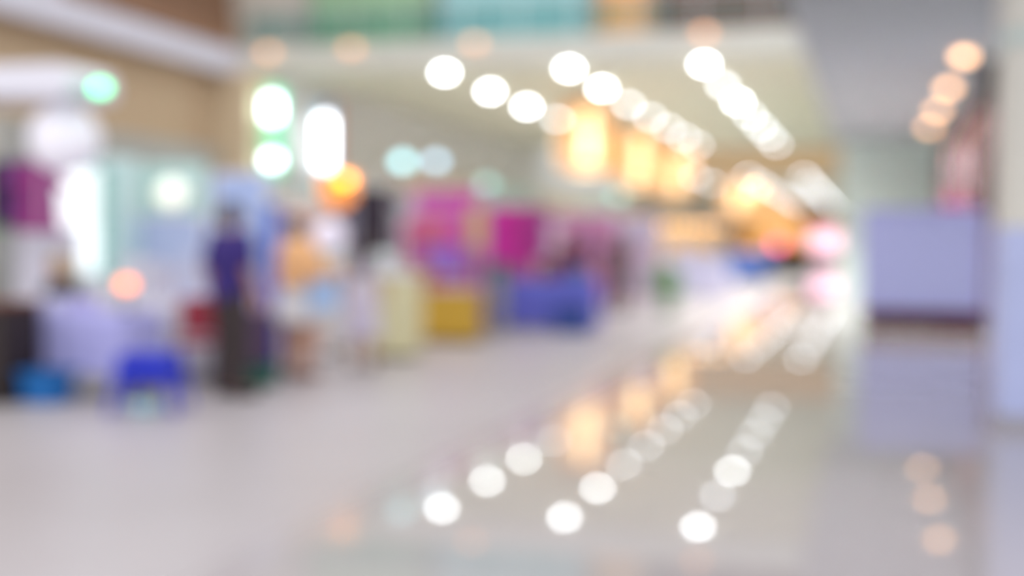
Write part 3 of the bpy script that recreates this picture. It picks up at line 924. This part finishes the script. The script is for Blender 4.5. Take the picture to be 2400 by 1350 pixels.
# ------------------------------------------------------------------ people at the stalls
hair_brown = mat('hair_brown', (48, 33, 26), 0.6, 0.2, 30)
hair_black = mat('hair_black', (30, 24, 24), 0.5, 0.2, 30)
hair_sand = mat('hair_sand', (168, 150, 104), 0.6, 0.2, 30)
person('man in a dark purple shirt and charcoal trousers standing with his back turned', -5.58, 10.08, 1.76, math.radians(155),
       mat('shirt_purple', (52, 36, 112), 0.85, 0.15, 12), mat('trousers_charcoal', (62, 52, 52), 0.85, 0.12, 12), hair_brown, 'tan', shoes=mat('shoe_dark', (40, 34, 34), 0.5), hem=0.86, wide=1.24, loose=0.02,
       pose=dict(el_r=(.27, .02, 1.13), wr_r=(.28, -.04, .88), ank_l=(-.13, .02, .09), toe_l=(-.16, -.13, .035)))
person('woman in a loose peach top and white skirt with dark hair up', -5.72, 11.76, 1.66, math.radians(140),
       mat('top_peach', (240, 186, 132), 0.85, 0.08, 12), mat('skirt_white', (226, 222, 222), 0.85, 0.04, 12), hair_brown, 'mid', legs='skirt', leg_hem=0.6, hair_len='bun', sleeves='long',
       shoes=mat('shoe_brown', (110, 74, 58), 0.5), hem=1.0, wide=1.3, loose=0.07,
       pose=dict(el_l=(-.3, -.06, 1.16), wr_l=(-.26, -.28, 1.18), el_r=(.3, -.06, 1.16), wr_r=(.26, -.28, 1.16)))
person('small woman in a white dress with long dark hair', -5.42, 12.75, 1.52, math.radians(-160),
       mat('dress_white', (220, 214, 228), 0.85, 0.05, 12), mat('dress_skirt', (214, 206, 226), 0.85, 0.05, 12), hair_brown, 'mid', legs='skirt', leg_hem=0.42, hair_len='long',
       shoes=mat('shoe_taupe', (92, 74, 74), 0.5), hem=0.98)
bag('light blue tote bag hanging at the elbow of the woman in peach', -5.36, 11.62, 0.72, 0.3, 0.12, 0.34, mat('bag_light_blue', (170, 200, 240), 0.6), 0.16, 0.6)
vend = person('seated stallholder with sandy hair and a black top behind the lavender table', -7.66, 10.5, 1.66, math.radians(-20),
       mat('top_black', (46, 46, 54), 0.85, 0.1, 12), mat('jeans', (70, 80, 120), 0.85, 0.1, 12), hair_sand, 'light', shoes=black, hem=0.55, leg_hem=0.08, hair_len='long',
       pose=dict(pelvis=(0, 0, .56), waist=(0, 0, .68), chest=(0, -.01, .88), neck=(0, -.01, 1.06), head=(0, -.03, 1.205), hip_l=(-.09, 0, .53), hip_r=(.09, 0, .53),
                 knee_l=(-.11, -.4, .5), knee_r=(.11, -.4, .5), ank_l=(-.11, -.36, .09), ank_r=(.11, -.36, .09), toe_l=(-.12, -.5, .035), toe_r=(.12, -.5, .035),
                 sh_l=(-.18, -.01, 1.0), sh_r=(.18, -.01, 1.0), el_l=(-.24, -.08, .78), el_r=(.24, -.08, .78), wr_l=(-.16, -.27, .72), wr_r=(.16, -.27, .72)))
stool('grey plastic stool under the seated stallholder', -7.66, 10.5, mat('plastic_grey', (120, 120, 126), 0.4), 0.41, 0.16, 0.0)

# ------------------------------------------------------------------ lit signs and lamps over the stalls
sign_glow = mat('tube_white', (250, 253, 255), 0.4, 0.01, emit=6.0, ecol=(246, 251, 255))
sign_glow2 = mat('tube_cool', (240, 250, 255), 0.4, 0.01, emit=6.0, ecol=(232, 248, 255))
blade_sign('green blade sign with two bright white lamps on the cream pier', -17.2, 33.75, 3.46, 6.08, 0.4, mat('sign_green', (110, 220, 170), 0.4, 0.04, emit=0.5), [(5.2, 5.64, 0.15), (3.86, 3.93, 0.15)], sign_glow2, None)
blade_sign('terracotta edged blade sign with one long white tube lamp', -17.0, 37.0, 3.48, 6.04, 0.45, mat('sign_skyblue', (170, 210, 236), 0.4, 0.03), [(4.0, 5.38, 0.14)], sign_glow, mat('trim_terracotta', (206, 120, 90), 0.5))
orange2 = mat('lamp_tangerine', (255, 176, 80), 0.4, 0.01, emit=6.0, ecol=(255, 160, 60))
lamp_stand('stand_lamp', 'orange globe lamp on a tall stand beside the orange sign', -6.63, 15.0, 2.24, orange2, 0.075)
t = thing('hanging_sign', 'glowing orange sign board on two posts behind the peach woman', 'sign', (-6.95, 15.5, 0))
MB().prism([(-0.26, 2.36), (0.24, 2.36), (0.22, 2.0), (0.02, 1.86), (-0.2, 2.02)], -0.04, 0.04, 'xz').build('panel', mat('sign_orange', (255, 160, 30), 0.5, 0.05, emit=0.45, ecol=(255, 140, 20)), t)
for sx in (-0.2, 0.2):
    MB().tube([(sx, 0.06, 0.0), (sx, 0.06, 2.3)], 0.015).build('post', steel, t)
teal_glow = mat('lamp_teal', (190, 236, 240), 0.4, 0.01, emit=2.6, ecol=(160, 226, 234))
teal_dim = mat('lamp_pale_blue', (190, 220, 236), 0.4, 0.01, emit=2.6, ecol=(176, 214, 236))
mint_dim = mat('lamp_mint', (170, 226, 214), 0.4, 0.01, emit=1.0, ecol=(170, 226, 214))
lamp_stand('stand_lamp', 'bright pale teal globe lamp on a tall stand, left of the pair', -6.81, 17.55, 2.65, teal_glow, 0.1)
lamp_stand('stand_lamp', 'pale blue globe lamp on a tall stand, right of the pair', -6.78, 18.95, 2.75, teal_dim, 0.09)
lamp_stand('stand_lamp', 'mint globe lamp on a stand over the magenta garments', -6.49, 20.78, 2.47, mint_dim, 0.1)
lamp_stand('stand_lamp', 'faint mint globe lamp on a stand farther along the stalls', -5.18, 26.0, 2.48, mint_dim, 0.11)
lamp_stand('globe_stand', 'white globe lamp on a stand behind the woman in peach', -6.4, 14.0, 1.5, mat('globe_soft', (226, 218, 232), 0.5, 0.02, emit=0.3), 0.2)
carton('backdrop_box', 'peach cardboard display box under the orange sign', 'box', -7.05, 14.6, 0.0, 0.5, 0.3, 1.95, mat('card_peach', (226, 196, 184), 0.7, 0.06))

rack('clothes rack with charcoal and mauve garments left of the pink stall', -7.35, 17.3, 0.95, 2.35)
for k, (c, nm) in enumerate((((150, 120, 130), 'dusty mauve'), ((120, 112, 150), 'slate violet'), ((50, 44, 56), 'charcoal'), ((66, 56, 70), 'smoky grey'))):
    garment('%s garment on the rack left of the pink stall' % nm, -7.7 + 0.23 * k, 17.3, 2.24, mat('cloth_' + nm.replace(' ', '_'), c, 0.85, 0.12, 20), 0.95, 0.4, math.radians(50), 'garments left of the pink stall')
bag('lavender carrier bag beside the woman in peach', -6.3, 11.95, 0.0, 0.3, 0.18, 0.9, mat('bag_lavender', (196, 184, 232), 0.6), 0.15, 0.4, 'carrier_bag')

# ------------------------------------------------------------------ counters and pink stall
def counter(label, x, y, w, d, h, m, topm, rz=0.0):
    t = thing('counter', label, 'counter', (x, y, 0), rz)
    MB().box(-w / 2, w / 2, -d / 2, d / 2, 0.06, h - 0.04, 0.015).build('body', m, t)
    MB().box(-w / 2 - 0.03, w / 2 + 0.03, -d / 2 - 0.03, d / 2 + 0.03, h - 0.04, h, 0.012).build('worktop', topm, t)
    MB().box(-w / 2 + 0.04, w / 2 - 0.04, -d / 2 + 0.04, d / 2 - 0.04, 0, 0.06).build('plinth', mat('plinth_olive', (110, 96, 60), 0.6), t)
    n = max(1, round(w / 0.45))
    for k in range(n):
        x0 = -w / 2 + 0.03 + k * (w - 0.06) / n
        MB().box(x0 + 0.015, x0 + (w - 0.06) / n - 0.015, -d / 2 - 0.012, -d / 2, 0.12, h - 0.1, 0.004).build('panel', m, t)
    return t
counter('tall cream counter right of the small woman in white', -5.62, 14.3, 0.5, 0.5, 1.05, mat('counter_cream', (232, 226, 180), 0.5, 0.04), white_paint)
counter('mustard yellow counter in front of the pink stall', -5.95, 17.05, 1.05, 0.55, 0.78, mat('counter_mustard', (206, 166, 56), 0.5, 0.08), mat('counter_top_pink', (214, 186, 190), 0.5))
carton('wicker_box', 'rust brown box on the left end of the mustard counter', 'box', -6.28, 17.05, 0.781, 0.3, 0.3, 0.32, mat('box_rust', (168, 96, 40), 0.6, 0.15), mat('box_rust_lid', (190, 130, 50), 0.6))
board('magenta backboard of the pink stall', -6.66, 19.2, 1.15, 2.3, mat('board_magenta', (208, 70, 178), 0.6, 0.08), mat('frame_pink', (226, 130, 190), 0.5))
rack('clothes rack in front of the magenta backboard', -6.6, 18.6, 1.0, 1.95)
for k, (c, nm) in enumerate((((226, 110, 170), 'rose pink'), ((224, 124, 150), 'salmon'), ((232, 132, 160), 'coral pink'), ((214, 92, 180), 'orchid'))):
    garment('%s garment on the rack of the pink stall' % nm, -6.96 + 0.24 * k, 18.6, 1.84, mat('cloth_' + nm.replace(' ', '_'), c, 0.85, 0.12, 20), 0.72, 0.4, math.radians(35), 'garments of the pink stall')
table('low table below the rack of the pink stall', -6.45, 18.1, 0.9, 0.5, 0.95)
carton('gift_box', 'violet box standing in front of the pink garments', 'box', -6.36, 18.1, 0.951, 0.55, 0.3, 0.42, mat('box_violet', (156, 112, 216), 0.5, 0.08))
board('narrow yellow banner right of the pink stall', -5.78, 18.0, 0.26, 2.0, mat('banner_yellow', (212, 178, 60), 0.5, 0.08), steel, 0, 1.3, 'banner', 'banner_stand')
t = thing('potted_plant', 'small green pot plant at the foot of the yellow banner', 'plant', (-5.6, 18.6, 0))
MB().lathe([(0.1, 0), (0.14, 0.9), (0.12, 0.9), (0.1, 0.84)], n=18).build('planter', mat('planter_grey', (150, 150, 150), 0.6), t)
_lf = MB().add([(0, 0, 0), (0.05, 0, 0.12), (0.02, 0.015, 0.3), (0, 0, 0.36), (-0.02, 0.015, 0.3), (-0.05, 0, 0.12), (0, 0.03, 0.15)], [(0, 1, 6), (1, 2, 6), (2, 3, 6), (3, 4, 6), (4, 5, 6), (5, 0, 6)]).mesh('leaf')
_lf.materials.append(mat('leaf_green', (84, 160, 44), 0.5, 0.2, 8))
def leaves(t, z, n, spread, sc):
    for k in range(n):
        l = link('leaf', _lf, t)
        l.location = (0, 0, z)
        l.rotation_euler = (random.uniform(0.1, spread), 0, k * 2.4)
        l.scale = (sc * random.uniform(0.8, 1.2),) * 3
leaves(t, 0.84, 16, 0.9, 0.9)

rack('clothes rack with the magenta dresses behind the blue stall', -6.08, 21.4, 1.1, 2.2)
for k, (c, nm, ln) in enumerate((((216, 50, 170), 'hot magenta', 1.1), ((222, 64, 176), 'bright fuchsia', 1.15), ((206, 52, 150), 'deep fuchsia', 1.1), ((170, 60, 140), 'plum pink', 0.9))):
    garment('%s dress on the rack behind the blue stall' % nm, -6.48 + 0.25 * k, 21.4, 2.09, mat('cloth_' + nm.replace(' ', '_'), c, 0.85, 0.1, 20), ln, 0.44, math.radians(25), 'dresses behind the blue stall')
table('folding table under the blue cloth', -5.35, 20.1, 1.9, 0.7, 0.82)
tablecloth('periwinkle blue cloth draped over the long stall table', -5.35, 20.1, 1.9, 0.7, 0.82, 0.76, mat('cloth_periwinkle', (104, 110, 206), 0.85, 0.12, 3))
_bx = [(-6.05, 0.34, 0.26, (72, 84, 180), 'indigo box at the left end of the blue stall table'), (-5.6, 0.36, 0.2, (176, 100, 150), 'mauve box on the blue stall table'),
       (-5.15, 0.34, 0.3, (130, 60, 80), 'maroon box on the blue stall table'), (-4.7, 0.36, 0.22, (90, 110, 170), 'slate blue box at the right end of the blue stall table')]
for k, (x, w, h, c, lb) in enumerate(_bx):
    carton('goods_box', lb, 'box', x, 20.1, 0.831, w, 0.34, h, mat('goods_%d' % k, c, 0.6, 0.1), rz=0.1 * (k % 3), group='boxes on the blue stall table')
crate('navy blue crate at the right foot of the blue stall', -4.6, 19.45, 0.6, 0.4, 0.42, mat('plastic_navy', (44, 72, 150), 0.4, 0.08), 0.1)

# people farther along
person('person in a navy top and dark trousers beyond the blue stall', -5.35, 23.6, 1.78, math.radians(120), mat('top_navy', (44, 46, 92), 0.85, 0.1, 12), mat('trousers_black', (46, 40, 44), 0.85), hair_black, 'tan', voxel=0.016, hem=0.88, shoes=black)
person('person in a maroon top standing behind the blue stall table', -5.3, 21.9, 1.62, math.radians(0), mat('top_maroon', (110, 40, 62), 0.85, 0.1, 12), mat('trousers_plum', (66, 44, 60), 0.85), hair_black, 'mid', voxel=0.016, hem=0.88, shoes=black)
person('person in dark brown clothes walking past the stalls', -5.25, 26.3, 1.70, math.radians(170), mat('top_umber', (84, 70, 72), 0.85, 0.1, 12), mat('trousers_umber', (74, 60, 54), 0.85), hair_black, 'tan', voxel=0.018, hem=0.88, shoes=black, wide=1.25,
       pose=dict(knee_l=(-.1, -.14, .52), ank_l=(-.1, -.12, .10), toe_l=(-.11, -.28, .04), knee_r=(.1, .03, .49), ank_r=(.1, .2, .11), toe_r=(.11, .06, .035)))
person('person in a pale pink top farther along the stalls', -5.55, 29.0, 1.68, math.radians(30), mat('top_pink', (206, 156, 190), 0.85, 0.1, 12), mat('skirt_mauve', (170, 156, 180), 0.85), hair_brown, 'light', legs='skirt', leg_hem=0.5, hair_len='long', voxel=0.018, hem=1.0, shoes=black)

board('mauve pink backboard beyond the dark walkers', -6.4, 28.5, 1.5, 2.2, mat('board_mauve', (196, 130, 172), 0.6, 0.08), white_paint)
board('pale lilac backboard farther along the stall row', -6.2, 31.5, 2.0, 2.2, mat('board_lilac', (196, 186, 208), 0.6, 0.05), white_paint)

# plant by the walkway
t = thing('potted_plant', 'bushy green plant in a brown pot at the end of the stalls', 'plant', (-3.95, 25.1, 0))
MB().lathe([(0.15, 0), (0.2, 0.3), (0.21, 0.34), (0.18, 0.34), (0.17, 0.28)], n=20).build('pot', mat('pot_celadon', (150, 168, 150), 0.5, 0.1), t, True)
MB().tube([(0, 0, 0.25), (0.02, 0, 0.5), (-0.01, 0.02, 0.72)], 0.02).build('stem', mat('stem_brown', (120, 80, 48), 0.7), t)
leaves(t, 0.32, 20, 1.25, 1.9)
leaves(t, 0.5, 16, 1.1, 1.5)
t2 = thing('flower_bunch', 'rust orange flowers standing in the bushy green plant', 'flowers', (-3.88, 25.1, 0.34))
for k in range(5):
    a = k * 1.26
    MB().tube([(0, 0, 0.05), (0.08 * math.cos(a), 0.08 * math.sin(a), 0.42 + 0.04 * (k % 2))], 0.008, 6).build('stalk', MATS['leaf_green'], t2)
    MB().ball((0.08 * math.cos(a), 0.08 * math.sin(a), 0.46 + 0.04 * (k % 2)), 0.06, 10, (1, 1, .7)).build('bloom', mat('bloom_rust', (176, 96, 50), 0.6), t2, True)

# ------------------------------------------------------------------ middle and far stalls
lw = mat('cloth_pale_lilac', (206, 206, 222), 0.85, 0.05, 6)
table('folding table under the pale lilac cloth', -4.7, 35.0, 1.8, 0.8, 0.85)
tablecloth('pale lilac cloth draped over the far stall table', -4.7, 35.0, 1.8, 0.8, 0.85, 0.8, lw)
for k, (x, c, lb) in enumerate(((-5.2, (214, 212, 230), 'white box at the left of the far lilac table'), (-4.6, (196, 200, 224), 'pale blue box in the middle of the far lilac table'), (-4.1, (190, 190, 210), 'grey box at the right of the far lilac table'))):
    carton('goods_box', lb, 'box', x, 35.0, 0.861, 0.42, 0.4, 0.5 - 0.08 * k, mat('far_goods_%d' % k, c, 0.6))
t = thing('bulb_arch', 'steel arch strung with small warm bulbs beyond the lilac table', 'light string', (-5.6, 40.0, 0))
MB().tube([(-1.25, 0, 0), (-1.25, 0, 2.2)], 0.03).build('post', steel, t)
MB().tube([(1.25, 0, 0), (1.25, 0, 2.2)], 0.03).build('post', steel, t)
MB().tube([(-1.25, 0, 2.2), (1.25, 0, 2.2)], 0.02).build('crossbar', steel, t)
bulb_m = mat('bulb_warm', (255, 214, 170), 0.4, 0.01, emit=3.2, ecol=(255, 196, 130))
for k in range(8):
    MB().ball((-1.1 + 0.31 * k, 0, 2.1 - 0.05 * (k % 2)), 0.07, 10).build('bulb', bulb_m, t, True)
counter('cornflower blue counter far along the hall', -5.0, 52.0, 1.8, 0.8, 1.25, mat('counter_cornflower', (84, 118, 200), 0.5, 0.08), mat('counter_top_pale', (190, 196, 220), 0.5))
person('distant person in a blue top beside the cornflower counter', -4.0, 53.0, 1.7, math.radians(200), mat('top_blue', (70, 110, 190), 0.85), mat('trousers_slate', (110, 112, 140), 0.85), hair_black, 'mid', voxel=0.022, hem=0.9, shoes=black)
counter('black counter far down the hall beside the rose red lamp', -4.35, 70.0, 2.5, 0.9, 1.25, mat('counter_black', (20, 18, 20), 0.6, 0.1, spec=0.1), mat('counter_top_ink', (30, 26, 30), 0.6, spec=0.1))
person('distant person all in black behind the black counter', -4.2, 71.4, 1.72, math.radians(180), mat('top_ink', (24, 20, 24), 0.85), mat('trousers_ink', (24, 22, 26), 0.85), hair_black, 'tan', voxel=0.024, hem=0.9, shoes=black)
red_glow = mat('lamp_rose', (240, 120, 140), 0.4, 0.01, emit=5.0, ecol=(230, 90, 120))
lamp_stand('stand_lamp', 'rose red globe lamp on a stand far down the hall', -5.6, 80.0, 1.6, red_glow, 0.28)
t = thing('pink_light_box', 'glowing pink light box at the far end of the hall', 'light box', (-3.7, 118.0, 0))
MB().box(-1.6, 1.6, -0.12, 0.12, 1.15, 3.0, 0.04).build('panel', mat('box_pink_glow', (255, 214, 232), 0.5, 0.04, emit=1.0, ecol=(255, 196, 226)), t)
MB().box(-1.7, 1.7, -0.15, 0.15, 3.0, 3.15, 0.02).build('top_casing', mat('casing_violet', (206, 130, 200), 0.5), t)
MB().box(-1.7, 1.7, -0.15, 0.15, 0, 1.15, 0.02).build('plinth', mat('casing_grey', (176, 150, 160), 0.5), t)

t = thing('lit_shopfront', 'amber lit shop windows closing the far end of the hall', 'shopfront', (-16.5, 167.6, 0))
for k in range(5):
    MB().box(0.1 + k * 2.9, 2.8 + k * 2.9, 0.1, 0.2, 0.6, 4.6).build('pane', mat('window_amber', (246, 196, 130), 0.4, 0.15, 0.6, emit=0.5, ecol=(255, 184, 104)), t)
fr = MB().box(0, 14.6, 0, 0.35, 4.6, 5.2, 0.02).box(0, 14.6, 0, 0.35, 0, 0.6, 0.02)
for k in range(6):
    fr.box(k * 2.9 - 0.1, k * 2.9 + 0.1, 0, 0.35, 0, 4.7)
fr.build('frame', MATS['fascia_ochre'], t)

# ------------------------------------------------------------------ lavender booth on the right
t = thing('promotion_booth', 'large lavender booth on a dark red base under the grey soffit', 'booth', (0.86, 22.4, 0))
bl = mat('booth_lavender', (176, 180, 232), 0.45, 0.04, 2)
arc2 = []
w2, h2, r2 = 1.02, 2.1, 0.12
for cx_, cz_, a0 in ((w2 - r2, h2 - r2, 0), (-w2 + r2, h2 - r2, 90), (-w2 + r2, 0.34 + r2, 180), (w2 - r2, 0.34 + r2, 270)):
    for a in range(0, 91, 15):
        arc2.append((cx_ + r2 * math.cos(math.radians(a0 + a)), cz_ + r2 * math.sin(math.radians(a0 + a))))
MB().prism(arc2, 0.0, 0.8, 'xz').build('body', bl, t)
MB().box(-0.92, 0.92, -0.02, 0.0, 0.46, 1.96, 0.008).build('front_panel', mat('booth_panel', (182, 188, 236), 0.4, 0.03), t)
MB().box(-1.0, 1.0, -0.02, 0.8, 0.04, 0.34, 0.02).build('base', mat('booth_base', (84, 20, 40), 0.6, 0.1, spec=0.1), t)
MB().box(0.99, 1.05, 0.04, 0.76, 0.24, 2.02, 0.01).build('side_trim', mat('booth_trim', (176, 120, 190), 0.5), t)
MB().box(0.3, 0.9, 0.2, 0.6, 2.1, 2.2, 0.02).build('top_box', mat('booth_top', (150, 60, 110), 0.5), t)
for sx in (-0.85, 0.0, 0.85):
    for y in (0.12, 0.68):
        MB().lathe([(0.03, -0.02 + sx), (0.035, sx), (0.03, 0.02 + sx)], n=12, axis='x').build('caster', black, t)
        t.children[-1].location = (0, y, 0.035)
